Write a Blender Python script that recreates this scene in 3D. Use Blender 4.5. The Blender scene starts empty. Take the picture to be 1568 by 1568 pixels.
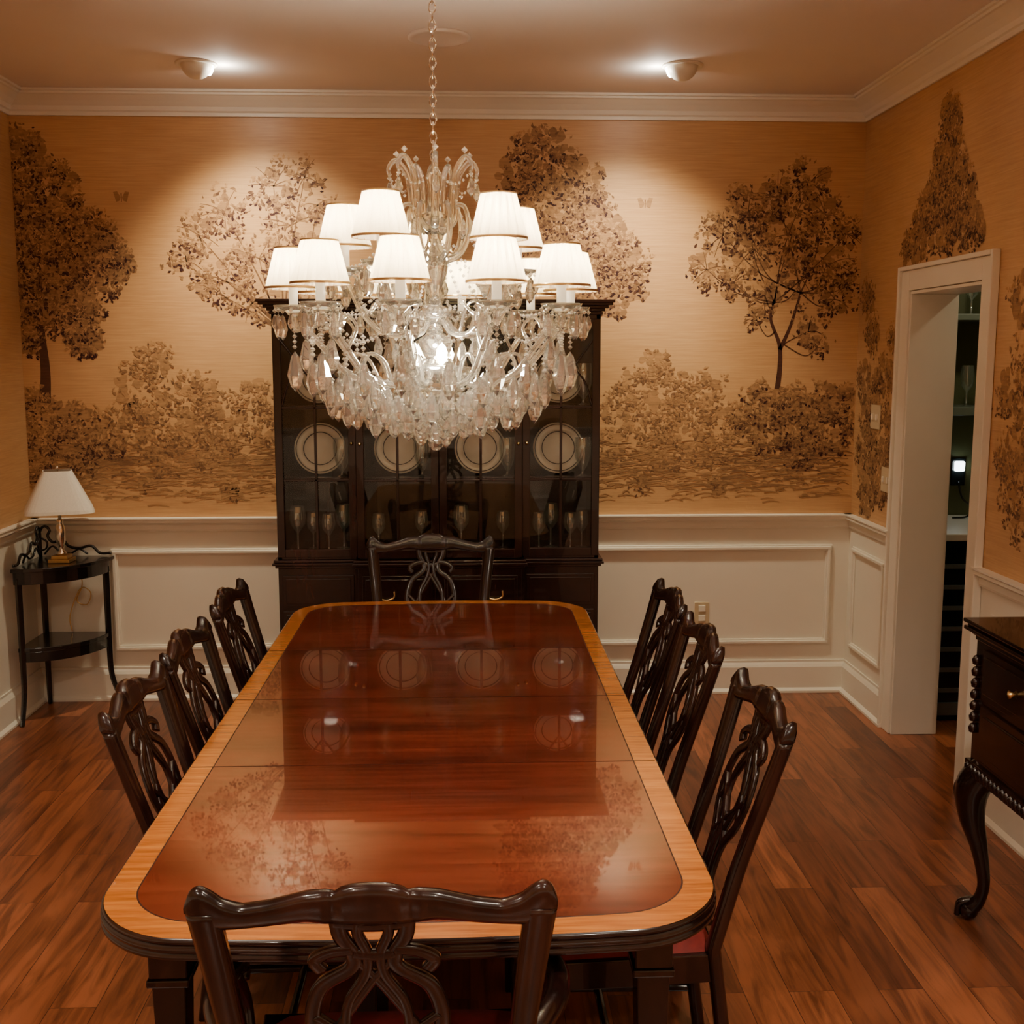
import bpy, math, random
from mathutils import Vector, Matrix
random.seed(7)
SC=bpy.context.scene
COL=SC.collection
pi=math.pi
# ------------------------------------------------------------ materials
def _nt(name):
    m=bpy.data.materials.new(name); m.use_nodes=True
    nt=m.node_tree; b=nt.nodes['Principled BSDF']
    return m,nt,b
def mat(name,col,rough=.5,metal=0,coat=0,spec=.5,emis=None,es=0,noise=0,nscale=20,bump=0):
    m,nt,b=_nt(name)
    b.inputs['Base Color'].default_value=(*col,1)
    b.inputs['Roughness'].default_value=rough
    b.inputs['Metallic'].default_value=metal
    b.inputs['Coat Weight'].default_value=coat
    b.inputs['Coat Roughness'].default_value=.08
    b.inputs['Specular IOR Level'].default_value=spec
    if emis:
        b.inputs['Emission Color'].default_value=(*emis,1); b.inputs['Emission Strength'].default_value=es
    if noise or bump:
        g=nt.nodes.new('ShaderNodeNewGeometry'); n=nt.nodes.new('ShaderNodeTexNoise')
        n.inputs['Scale'].default_value=nscale; n.inputs['Detail'].default_value=4
        nt.links.new(g.outputs['Position'],n.inputs['Vector'])
        if noise:
            r=nt.nodes.new('ShaderNodeValToRGB')
            r.color_ramp.elements[0].position=.3; r.color_ramp.elements[1].position=.7
            r.color_ramp.elements[0].color=(*[c*(1-noise) for c in col],1)
            r.color_ramp.elements[1].color=(*[min(1,c*(1+noise)) for c in col],1)
            nt.links.new(n.outputs['Fac'],r.inputs['Fac']); nt.links.new(r.outputs['Color'],b.inputs['Base Color'])
        if bump:
            bp=nt.nodes.new('ShaderNodeBump'); bp.inputs['Strength'].default_value=bump; bp.inputs['Distance'].default_value=.002
            nt.links.new(n.outputs['Fac'],bp.inputs['Height']); nt.links.new(bp.outputs['Normal'],b.inputs['Normal'])
    return m
def grain(name,c1,c2,c3,scale,rough,coat=0,bump=.0,big=(1,1,1),bandmix=0.5,spec=.5,crough=.03):
    m,nt,b=_nt(name); L=nt.links.new
    g=nt.nodes.new('ShaderNodeNewGeometry'); mp=nt.nodes.new('ShaderNodeMapping'); mp.inputs['Scale'].default_value=scale
    L(g.outputs['Position'],mp.inputs['Vector'])
    n=nt.nodes.new('ShaderNodeTexNoise'); n.inputs['Scale'].default_value=1; n.inputs['Detail'].default_value=7; n.inputs['Roughness'].default_value=.62; n.inputs['Distortion'].default_value=.4
    L(mp.outputs[0],n.inputs['Vector'])
    mp2=nt.nodes.new('ShaderNodeMapping'); mp2.inputs['Scale'].default_value=big; L(g.outputs['Position'],mp2.inputs['Vector'])
    n2=nt.nodes.new('ShaderNodeTexNoise'); n2.inputs['Scale'].default_value=1; n2.inputs['Detail'].default_value=3; L(mp2.outputs[0],n2.inputs['Vector'])
    mx=nt.nodes.new('ShaderNodeMix'); mx.inputs[0].default_value=bandmix; L(n.outputs['Fac'],mx.inputs[2]); L(n2.outputs['Fac'],mx.inputs[3])
    r=nt.nodes.new('ShaderNodeValToRGB'); e=r.color_ramp.elements
    e[0].position=.36; e[0].color=(*c1,1); e[1].position=.64; e[1].color=(*c3,1)
    k=e.new(.5); k.color=(*c2,1)
    L(mx.outputs[0],r.inputs['Fac']); L(r.outputs['Color'],b.inputs['Base Color'])
    b.inputs['Roughness'].default_value=rough; b.inputs['Coat Weight'].default_value=coat; b.inputs['Coat Roughness'].default_value=crough
    b.inputs['Specular IOR Level'].default_value=spec
    if bump:
        bp=nt.nodes.new('ShaderNodeBump'); bp.inputs['Strength'].default_value=bump; bp.inputs['Distance'].default_value=.001
        L(n.outputs['Fac'],bp.inputs['Height']); L(bp.outputs['Normal'],b.inputs['Normal'])
    return m
def floor_mat():
    m,nt,b=_nt('oak_floor_planks'); L=nt.links.new
    g=nt.nodes.new('ShaderNodeNewGeometry'); sp=nt.nodes.new('ShaderNodeSeparateXYZ'); L(g.outputs['Position'],sp.inputs[0])
    cb=nt.nodes.new('ShaderNodeCombineXYZ'); L(sp.outputs['Y'],cb.inputs['X']); L(sp.outputs['X'],cb.inputs['Y'])
    br=nt.nodes.new('ShaderNodeTexBrick'); L(cb.outputs[0],br.inputs['Vector'])
    br.inputs['Scale'].default_value=1; br.inputs['Brick Width'].default_value=.95; br.inputs['Row Height'].default_value=.125
    br.inputs['Mortar Size'].default_value=.0012; br.inputs['Mortar Smooth'].default_value=.3
    br.offset=.37; br.offset_frequency=2
    br.inputs['Color1'].default_value=(.36,.122,.052,1); br.inputs['Color2'].default_value=(.13,.038,.017,1); br.inputs['Mortar'].default_value=(.05,.013,.006,1)
    ad=nt.nodes.new('ShaderNodeVectorMath'); ad.operation='ADD'
    sc=nt.nodes.new('ShaderNodeVectorMath'); sc.operation='SCALE'; sc.inputs['Scale'].default_value=40
    L(br.outputs['Color'],sc.inputs[0]); L(sc.outputs[0],ad.inputs[0]); L(g.outputs['Position'],ad.inputs[1])
    mp=nt.nodes.new('ShaderNodeMapping'); mp.inputs['Scale'].default_value=(22,2.2,1); L(ad.outputs[0],mp.inputs['Vector'])
    n=nt.nodes.new('ShaderNodeTexNoise'); n.inputs['Scale'].default_value=1; n.inputs['Detail'].default_value=8; n.inputs['Roughness'].default_value=.6; n.inputs['Distortion'].default_value=1.4
    L(mp.outputs[0],n.inputs['Vector'])
    r=nt.nodes.new('ShaderNodeValToRGB'); r.color_ramp.elements[0].position=.33; r.color_ramp.elements[0].color=(.45,.40,.38,1); r.color_ramp.elements[1].position=.60; r.color_ramp.elements[1].color=(1.25,1.2,1.15,1)
    L(n.outputs['Fac'],r.inputs['Fac'])
    mx=nt.nodes.new('ShaderNodeMix'); mx.data_type='RGBA'; mx.blend_type='MULTIPLY'; mx.inputs[0].default_value=1
    L(br.outputs['Color'],mx.inputs[6]); L(r.outputs['Color'],mx.inputs[7]); L(mx.outputs[2],b.inputs['Base Color'])
    b.inputs['Roughness'].default_value=.28
    bp=nt.nodes.new('ShaderNodeBump'); bp.inputs['Strength'].default_value=.35; bp.inputs['Distance'].default_value=.001; bp.invert=True
    L(br.outputs['Fac'],bp.inputs['Height']); L(bp.outputs['Normal'],b.inputs['Normal'])
    return m
def paper_mat():
    m,nt,b=_nt('grasscloth_wallpaper'); L=nt.links.new
    g=nt.nodes.new('ShaderNodeNewGeometry')
    mp=nt.nodes.new('ShaderNodeMapping'); mp.inputs['Scale'].default_value=(5,5,150); L(g.outputs['Position'],mp.inputs['Vector'])
    n=nt.nodes.new('ShaderNodeTexNoise'); n.inputs['Scale'].default_value=1; n.inputs['Detail'].default_value=5; n.inputs['Roughness'].default_value=.65; L(mp.outputs[0],n.inputs['Vector'])
    n2=nt.nodes.new('ShaderNodeTexNoise'); n2.inputs['Scale'].default_value=1.6; n2.inputs['Detail'].default_value=4; L(g.outputs['Position'],n2.inputs['Vector'])
    mx=nt.nodes.new('ShaderNodeMix'); mx.inputs[0].default_value=.45; L(n.outputs['Fac'],mx.inputs[2]); L(n2.outputs['Fac'],mx.inputs[3])
    r=nt.nodes.new('ShaderNodeValToRGB'); e=r.color_ramp.elements
    e[0].position=.3; e[0].color=(.42,.215,.088,1); e[1].position=.7; e[1].color=(.66,.395,.185,1)
    k=e.new(.5); k.color=(.55,.308,.135,1)
    L(mx.outputs[0],r.inputs['Fac']); L(r.outputs['Color'],b.inputs['Base Color'])
    b.inputs['Roughness'].default_value=.40
    bp=nt.nodes.new('ShaderNodeBump'); bp.inputs['Strength'].default_value=.25; bp.inputs['Distance'].default_value=.001
    L(n.outputs['Fac'],bp.inputs['Height']); L(bp.outputs['Normal'],b.inputs['Normal'])
    return m
def mural_mat():
    m,nt,b=_nt('mural_paint'); a=nt.nodes.new('ShaderNodeVertexColor'); a.layer_name='Col'
    g=nt.nodes.new('ShaderNodeNewGeometry'); mp=nt.nodes.new('ShaderNodeMapping'); mp.inputs['Scale'].default_value=(12,12,170)
    n=nt.nodes.new('ShaderNodeTexNoise'); n.inputs['Scale'].default_value=1; n.inputs['Detail'].default_value=3
    r=nt.nodes.new('ShaderNodeValToRGB'); r.color_ramp.elements[0].position=.3; r.color_ramp.elements[0].color=(.82,.82,.82,1); r.color_ramp.elements[1].position=.7; r.color_ramp.elements[1].color=(1.15,1.15,1.15,1)
    mx=nt.nodes.new('ShaderNodeMix'); mx.data_type='RGBA'; mx.blend_type='MULTIPLY'; mx.inputs[0].default_value=1
    L=nt.links.new
    L(g.outputs['Position'],mp.inputs[0]); L(mp.outputs[0],n.inputs['Vector']); L(n.outputs['Fac'],r.inputs['Fac'])
    L(a.outputs['Color'],mx.inputs[6]); L(r.outputs['Color'],mx.inputs[7]); L(mx.outputs[2],b.inputs['Base Color'])
    b.inputs['Roughness'].default_value=.6; b.inputs['Specular IOR Level'].default_value=.25
    return m
def mixmat(name,parts):
    m=bpy.data.materials.new(name); m.use_nodes=True; nt=m.node_tree
    for n in list(nt.nodes): nt.nodes.remove(n)
    out=nt.nodes.new('ShaderNodeOutputMaterial'); prev=None
    for typ,fac,col,extra in parts:
        s=nt.nodes.new(typ); s.inputs['Color'].default_value=(*col,1)
        for k,v in extra.items(): s.inputs[k].default_value=v
        if prev is None: prev=s.outputs[0]
        else:
            mx=nt.nodes.new('ShaderNodeMixShader'); mx.inputs[0].default_value=fac
            nt.links.new(prev,mx.inputs[1]); nt.links.new(s.outputs[0],mx.inputs[2]); prev=mx.outputs[0]
    nt.links.new(prev,out.inputs['Surface']); return m
M_wall=paper_mat(); M_mural=mural_mat(); M_floor=floor_mat()
M_trim=mat('cream_trim_paint',(.84,.78,.66),.38,noise=.02,nscale=3)
M_ceil=mat('ceiling_paint',(.84,.75,.68),.8,noise=.02,nscale=2)
M_top=grain('mahogany_top',(.060,.007,.003),(.125,.016,.006),(.19,.032,.012),(2.5,45,45),.18,coat=1,big=(1.5,7,7),bandmix=.4,spec=.5,crough=.02)
M_border=grain('satinwood_banding',(.30,.080,.010),(.46,.140,.019),(.58,.205,.034),(6,90,50),.25,coat=.9,big=(3,30,3),bandmix=.3,spec=.35)
M_dark=grain('dark_mahogany',(.005,.0016,.0012),(.011,.003,.0022),(.028,.008,.005),(30,30,3),.25,coat=.35,big=(6,6,1.5),spec=.35)
M_cab=grain('cabinet_mahogany',(.010,.003,.003),(.018,.0055,.0045),(.036,.010,.007),(30,30,3),.25,coat=.35,big=(6,6,1.5),spec=.4)
M_black=mat('black_lacquer',(.007,.006,.006),.22,coat=.4,noise=.2)
M_groove=mat('dark_seam',(.03,.006,.003),.4,noise=.1)
M_seat=mat('burgundy_upholstery',(.20,.013,.010),.7,noise=.15,nscale=60,bump=.2)
M_brass=mat('brass',(.72,.48,.2),.28,metal=1,noise=.05)
M_chrome=mat('polished_silver',(.75,.68,.58),.16,metal=1,noise=.03)
M_plate=mat('porcelain',(.82,.80,.70),.2,coat=.5,noise=.03)
M_platedk=mat('porcelain_band',(.09,.09,.08),.25,noise=.05)
M_shadelamp=mat('linen_shade',(.74,.68,.58),.8,noise=.05,nscale=200)
M_candle=mat('candle_sleeve',(.85,.80,.68),.4,emis=(1,.8,.5),es=1.0,noise=.02)
M_plastic=mat('almond_plastic',(.60,.48,.30),.4,noise=.02)
M_pantry=mat('pantry_paint',(.13,.14,.06),.5,noise=.1,nscale=3)
M_fridge=mat('fridge_glass',(.008,.010,.011),.12,coat=.4,noise=.1)
M_steel=mat('steel_edge',(.22,.26,.27),.4,metal=.6,noise=.05)
M_bulb=mat('bulb_glow',(1,.9,.7),.4,emis=(1,.82,.52),es=80,noise=.01)
M_spotglow=mat('lamp_face',(1,.95,.85),.4,emis=(1,.90,.7),es=30,noise=.01)
M_crystal=mixmat('crystal',[('ShaderNodeBsdfGlass',0,(1,1,.98),{'IOR':1.52,'Roughness':.0}),('ShaderNodeBsdfGlossy',.20,(1,.98,.93),{'Roughness':.02}),('ShaderNodeBsdfTranslucent',.04,(1,.97,.9),{}),('ShaderNodeBsdfDiffuse',.02,(1,.97,.9),{})])
M_bead=mixmat('crystal_beads',[('ShaderNodeBsdfTransparent',0,(.95,.94,.90),{}),('ShaderNodeBsdfGlossy',.45,(1,.98,.93),{'Roughness':.08}),('ShaderNodeBsdfDiffuse',.10,(1,.97,.9),{})])
M_pane=mixmat('door_glass',[('ShaderNodeBsdfTransparent',0,(.97,.99,.97),{}),('ShaderNodeBsdfGlossy',.035,(1,1,1),{'Roughness':.02})])
M_stem=mixmat('stemware_glass',[('ShaderNodeBsdfTransparent',0,(.80,.84,.82),{}),('ShaderNodeBsdfGlossy',.25,(.9,.95,.95),{'Roughness':.05}),('ShaderNodeBsdfDiffuse',.09,(.75,.85,.8),{})])
M_shade=mixmat('pleated_silk',[('ShaderNodeBsdfTranslucent',0,(1,.86,.58),{}),('ShaderNodeBsdfDiffuse',.35,(.92,.84,.68),{})])
# ------------------------------------------------------------ mesh builder
def cr(pts,n=8):
    out=[]; P=[tuple(p) for p in pts]; m=len(P)
    for i in range(m-1):
        p0=P[max(i-1,0)];p1=P[i];p2=P[i+1];p3=P[min(i+2,m-1)]
        for k in range(n):
            t=k/n
            out.append(tuple(.5*((2*b)+(-a+c)*t+(2*a-5*b+4*c-d)*t*t+(-a+3*b-3*c+d)*t**3) for a,b,c,d in zip(p0,p1,p2,p3)))
    out.append(P[-1]); return out
class MB:
    def __init__(s): s.v=[];s.f=[];s.sm=[];s.mi=[];s.col=[]
    def add(s,vs,fs,smooth=False,mi=0,M=None,col=None):
        o=len(s.v)
        if M is not None: vs=[M@Vector(v) for v in vs]
        s.v+=[tuple(v) for v in vs]
        for f in fs:
            s.f.append([i+o for i in f]); s.sm.append(smooth); s.mi.append(mi); s.col.append(col)
    def bb(s,x0,x1,y0,y1,z0,z1,mi=0,M=None):
        v=[(x0,y0,z0),(x1,y0,z0),(x1,y1,z0),(x0,y1,z0),(x0,y0,z1),(x1,y0,z1),(x1,y1,z1),(x0,y1,z1)]
        s.add(v,[(0,3,2,1),(4,5,6,7),(0,1,5,4),(1,2,6,5),(2,3,7,6),(3,0,4,7)],mi=mi,M=M)
    def box(s,c,d,mi=0,M=None):
        s.bb(c[0]-d[0]/2,c[0]+d[0]/2,c[1]-d[1]/2,c[1]+d[1]/2,c[2]-d[2]/2,c[2]+d[2]/2,mi,M)
    def taper(s,p0,w0,p1,w1,mi=0):
        v=[]
        for p,w in((p0,w0),(p1,w1)):
            for a,b in((-1,-1),(1,-1),(1,1),(-1,1)): v.append((p[0]+a*w/2,p[1]+b*w/2,p[2]))
        s.add(v,[(0,3,2,1),(4,5,6,7),(0,1,5,4),(1,2,6,5),(2,3,7,6),(3,0,4,7)],mi=mi)
    def lathe(s,prof,n=16,c=(0,0,0),mi=0,smooth=True,M=None,ripple=0,caps=True):
        v=[];f=[]
        for r,z in prof:
            for k in range(n):
                a=2*pi*k/n; rr=r+(ripple if k%2 else -ripple)
                v.append((c[0]+rr*math.cos(a),c[1]+rr*math.sin(a),c[2]+z))
        for i in range(len(prof)-1):
            for k in range(n):
                k2=(k+1)%n; f.append((i*n+k,i*n+k2,(i+1)*n+k2,(i+1)*n+k))
        if caps:
            if prof[0][0]>1e-4: f.append(tuple(reversed(range(n))))
            if prof[-1][0]>1e-4: f.append(tuple((len(prof)-1)*n+k for k in range(n)))
        s.add(v,f,smooth,mi,M)
    def tube(s,path,r,n=8,mi=0,smooth=True,M=None):
        P=[Vector(p[:3]) for p in path]; m=len(P)
        R=[(r[i] if isinstance(r,(list,tuple)) else r) for i in range(m)]
        t=(P[1]-P[0]).normalized(); up=Vector((0,0,1)) if abs(t.z)<.9 else Vector((1,0,0))
        nrm=(up-t*up.dot(t)).normalized(); v=[];f=[]
        for i in range(m):
            t=(P[min(i+1,m-1)]-P[max(i-1,0)])
            if t.length<1e-9: t=Vector((0,0,1))
            t.normalize(); nrm=(nrm-t*nrm.dot(t)).normalized(); b=t.cross(nrm)
            for k in range(n):
                a=2*pi*k/n; v.append(P[i]+(nrm*math.cos(a)+b*math.sin(a))*R[i])
        for i in range(m-1):
            for k in range(n):
                k2=(k+1)%n; f.append((i*n+k,i*n+k2,(i+1)*n+k2,(i+1)*n+k))
        f.append(tuple(reversed(range(n)))); f.append(tuple((m-1)*n+k for k in range(n)))
        s.add(v,f,smooth,mi,M)
    def ribbon(s,path,w,t,mapf,mi=0):
        m=len(path); v=[];f=[]; sec=[]
        for k in range(8):
            a=2*pi*(k+.5)/8; ca,sa=math.cos(a),math.sin(a)
            sec.append((math.copysign(abs(ca)**.6,ca),math.copysign(abs(sa)**.6,sa)))
        for i in range(m):
            a=path[max(i-1,0)]; b=path[min(i+1,m-1)]
            dx,dz=b[0]-a[0],b[1]-a[1]; l=math.hypot(dx,dz) or 1; nx,nz=-dz/l,dx/l
            ww=(w[i] if isinstance(w,(list,tuple)) else w)/2
            for p,q in sec: v.append(mapf(path[i][0]+nx*ww*p,path[i][1]+nz*ww*p,t/2*q))
        for i in range(m-1):
            for k in range(8):
                k2=(k+1)%8; f.append((i*8+k,i*8+k2,(i+1)*8+k2,(i+1)*8+k))
        f.append(tuple(reversed(range(8)))); f.append(tuple((m-1)*8+k for k in range(8)))
        s.add(v,f,True,mi)
    def molding(s,prof,axis,a0,a1,wall,sign,mi=0):
        v=[];n=len(prof)
        for a in (a0,a1):
            for d,z in prof:
                v.append((a,wall+sign*d,z) if axis=='x' else (wall+sign*d,a,z))
        f=[(i,(i+1)%n,n+(i+1)%n,n+i) for i in range(n)]+[tuple(range(n)),tuple(n+i for i in reversed(range(n)))]
        s.add(v,f,mi=mi)
    def obj(s,name,mats,parent=None,bevel=0,fixn=True):
        me=bpy.data.meshes.new(name); me.from_pydata(s.v,[],s.f)
        me.polygons.foreach_set('use_smooth',s.sm); me.polygons.foreach_set('material_index',s.mi)
        if not isinstance(mats,(list,tuple)): mats=[mats]
        for m in mats: me.materials.append(m)
        if any(c is not None for c in s.col):
            ca=me.color_attributes.new('Col','FLOAT_COLOR','CORNER'); arr=[]
            for p,c in zip(me.polygons,s.col): arr+=[*(c or (1,1,1)),1]*p.loop_total
            ca.data.foreach_set('color',arr)
        if fixn:
            import bmesh
            bm=bmesh.new(); bm.from_mesh(me); bmesh.ops.recalc_face_normals(bm,faces=bm.faces); bm.to_mesh(me); bm.free()
        me.update()
        o=bpy.data.objects.new(name,me); COL.objects.link(o)
        if bevel:
            b=o.modifiers.new('bevel','BEVEL'); b.width=bevel; b.segments=2; b.limit_method='ANGLE'; b.angle_limit=math.radians(50)
        if parent: o.parent=parent
        return o
def empty(name,loc=(0,0,0),rz=0):
    e=bpy.data.objects.new(name,None); e.empty_display_size=.1; e.location=loc; e.rotation_euler=(0,0,rz); COL.objects.link(e); return e
def light(name,typ,loc,e,col,parent=None,**k):
    l=bpy.data.lights.new(name,typ); l.energy=e; l.color=col
    for a,b in k.items(): setattr(l,a,b)
    o=bpy.data.objects.new(name,l); o.location=loc; COL.objects.link(o)
    if parent: o.parent=parent
    return o
def aim(o,d):
    o.rotation_euler=Vector(d).to_track_quat('-Z','Y').to_euler()
# ------------------------------------------------------------ room shell
XL,XR,YB,YF,ZC=-2.16,1.955,5.62,-2.2,2.96
RAIL=.93
m=MB(); m.bb(XL-.15,3.3,YF-.15,6.2,-.1,0); m.obj('floor',M_floor)
m=MB(); m.bb(XL-.15,3.3,YF-.15,6.2,ZC,ZC+.1); m.obj('ceiling',M_ceil)
m=MB(); m.bb(XL-.15,XR+.19,YB,YB+.15,RAIL,ZC,0); m.bb(XL-.15,XR+.19,YB,YB+.15,0,RAIL,1); wall_back=m.obj('wall_back',[M_wall,M_trim])
m=MB(); m.bb(XL-.15,XL,YF,YB,RAIL,ZC,0); m.bb(XL-.15,XL,YF,YB,0,RAIL,1); m.obj('wall_left',[M_wall,M_trim])
m=MB(); m.bb(XL-.15,3.3,YF-.15,YF,RAIL,ZC,0); m.bb(XL-.15,3.3,YF-.15,YF,0,RAIL,1); m.obj('wall_front',[M_wall,M_trim])
DY0,DY1,DZ=4.24,4.94,2.01
m=MB()
for y0,y1,z0 in((YF,DY0,0),(DY1,YB,0)):
    m.bb(XR,XR+.19,y0,y1,RAIL,ZC,0); m.bb(XR,XR+.19,y0,y1,0,RAIL,1)
m.bb(XR,XR+.19,DY0,DY1,DZ,ZC,0); wall_right=m.obj('wall_right',[M_wall,M_trim])
crown=[(0,2.855),(.012,2.855),(.012,2.872),(.022,2.878),(.03,2.895),(.055,2.915),(.085,2.935),(.095,2.938),(.095,2.948),(.11,2.948),(.11,ZC),(0,ZC)]
tn=4
for nm,ax,a0,a1,w,sg in(('back','x',XL,XR,YB,-1),('left','y',YF,YB,XL,1),('right','y',YF,YB,XR,-1),('front','x',XL,XR,YF,1)):
    m=MB(); m.molding(crown,ax,a0,a1,w,sg); m.obj('trim_%d'%tn,M_trim,bevel=.002); tn+=1
railp=[(0,.862),(.01,.862),(.014,.872),(.014,.895),(.022,.902),(.034,.908),(.034,.922),(.040,.926),(.040,.934),(0,.934)]
basep=[(0,0),(.035,0),(.035,.012),(.02,.025),(.02,.135),(.014,.148),(.008,.158),(.008,.17),(0,.17)]
segs=[('back','x',XL,XR,YB,-1),('left','y',YF,YB,XL,1),('right','y',YF,DY0-.088,XR,-1),('right_corner','y',DY1+.088,YB,XR,-1),('front','x',XL,XR,YF,1)]
for nm,ax,a0,a1,w,sg in segs:
    m=MB(); m.molding(basep,ax,a0,a1,w,sg); m.obj('baseboard_'+nm,M_trim,bevel=.001)
    m=MB(); m.molding(railp,ax,a0,a1,w,sg); m.obj('trim_%d'%tn,M_trim,bevel=.001); tn+=1
def panel(m,ax,a0,a1,z0,z1,w,sg):
    for wd,dp in((.034,.009),(.016,.018)):
        def b(p0,p1,q0,q1):
            if ax=='x': m.bb(p0,p1,min(w,w+sg*dp),max(w,w+sg*dp),q0,q1)
            else: m.bb(min(w,w+sg*dp),max(w,w+sg*dp),p0,p1,q0,q1)
        o=.009 if wd<.03 else 0
        A0,A1,Z0,Z1=a0+o,a1-o,z0+o,z1-o
        b(A0,A1,Z0,Z0+wd); b(A0,A1,Z1-wd,Z1); b(A0,A0+wd,Z0+wd,Z1-wd); b(A1-wd,A1,Z0+wd,Z1-wd)
m=MB(); panel(m,'x',-1.78,-.20,.25,.775,YB,-1); panel(m,'x',-.05,1.865,.25,.775,YB,-1); m.obj('trim_1',M_trim,bevel=.003)
m=MB(); panel(m,'y',DY1+.16,YB-.07,.25,.775,XR,-1); panel(m,'y',1.2,DY0-.2,.25,.775,XR,-1); panel(m,'y',-1.6,1.0,.25,.775,XR,-1); m.obj('trim_2',M_trim,bevel=.003)
m=MB(); panel(m,'y',3.2,5.1,.25,.775,XL,1); panel(m,'y',.9,3.0,.25,.775,XL,1); m.obj('trim_3',M_trim,bevel=.003)
m=MB()
X_=XR-.0005
m.bb(XR-.020,X_,DY0-.088,DY0-.002,.0005,DZ+.0885); m.bb(XR-.020,X_,DY1+.002,DY1+.088,.0005,DZ+.0885); m.bb(XR-.0195,X_,DY0-.002,DY1+.002,DZ+.002,DZ+.0885)
m.obj('trim_%d'%tn,M_trim,bevel=.003); tn+=1
m=MB(); m.bb(XR-.033,X_-.001,DY0-.108,DY0-.089,.0005,DZ+.108); m.bb(XR-.033,X_-.001,DY1+.089,DY1+.108,.0005,DZ+.108); m.bb(XR-.033,X_-.001,DY0-.089,DY1+.089,DZ+.0895,DZ+.108)
m.obj('trim_%d'%tn,M_trim,bevel=.003); tn+=1
m=MB(); m.bb(XR-.012,XR+.2,DY0+.0005,DY0+.014,.0005,DZ-.0145); m.bb(XR-.012,XR+.2,DY1-.014,DY1-.0005,.0005,DZ-.0145); m.bb(XR-.012,XR+.2,DY0+.0005,DY1-.0005,DZ-.014,DZ-.0005)
m.obj('trim_%d'%tn,M_trim,bevel=.002); tn+=1
# pantry
m=MB(); m.bb(XR+.19,3.3,5.75,5.9,0,ZC); m.bb(3.2,3.3,3.4,5.75,0,ZC); m.bb(XR+.19,3.3,3.3,3.4,0,ZC); m.obj('wall_pantry',M_pantry)
e=empty('wine_cooler')
m=MB(); m.bb(2.16,2.9,5.12,5.74,0,.865); m.obj('body',M_fridge,e,.004)
m=MB(); 
for i in range(7): m.bb(2.2,2.86,5.113,5.12,.14+i*.1,.160+i*.1)
m.bb(2.17,2.19,5.10,5.12,.1,.86); m.bb(2.87,2.89,5.10,5.12,.1,.86); m.bb(2.17,2.89,5.105,5.12,.03,.09)
m.obj('shelf_edges',M_steel,e)
m=MB(); m.bb(2.15,3.19,5.10,5.745,.872,.905); m.obj('pantry_counter',M_trim,bevel=.004)
e=empty('pantry_wall_shelf')
m=MB(); m.bb(2.15,3.19,5.42,5.745,1.44,1.48); m.bb(2.15,3.19,5.42,5.745,1.9,1.93); m.bb(2.15,3.19,5.42,5.745,2.3,2.33); m.obj('shelves',mat('pale_green_shelf',(.20,.24,.19),.4,noise=.05),e,.003)
m=MB()
for i in range(8):
    for z in(1.482,1.932): m.lathe([(.03,0),(.006,.006),(.005,.07),(.03,.1),(.034,.15),(.028,.2)],12,(2.25+i*.12,5.55,z),caps=False)
m.obj('glasses',M_stem,e)
px_=2.555
e=empty('plug_in_night_light'); m=MB(); m.bb(px_-.026,px_+.026,5.715,5.74,1.135,1.188); m.obj('glow',mat('night_light_glow',(1,1,1),.4,emis=(.85,1,1),es=9,noise=.01),e,.008)
m=MB(); m.bb(px_-.035,px_+.035,5.738,5.75,1.06,1.20); m.tube(cr([(px_,5.73,1.08),(px_+.01,5.70,1.0),(px_+.05,5.66,.95),(px_,5.62,.912),(px_-.08,5.60,.910)],6),.005,6); m.obj('outlet_and_cord',M_fridge,e)
light('pantry_light','POINT',(2.7,4.7,2.5),9,(1,.92,.66),shadow_soft_size=.05)
def plate(name,c,ax):
    m=MB()
    if ax=='x': m.box((c[0],YB-.003,c[2]),(.075,.006,.115)); m.box((c[0],YB-.008,c[2]+.025),(.035,.006,.032),1); m.box((c[0],YB-.008,c[2]-.025),(.035,.006,.032),1)
    else: m.box((XR-.003,c[1],c[2]),(.006,.12,.115)); m.box((XR-.009,c[1]-.028,c[2]),(.01,.012,.028),1); m.box((XR-.009,c[1]+.028,c[2]),(.01,.012,.028),1)
    m.obj(name,[M_plastic,M_trim],bevel=.0015)
plate('wall_outlet',(1.20,0,.42),'x'); plate('light_switch',(0,5.148,1.156),'y'); plate('thermostat',(0,5.32,1.44),'y')
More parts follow.
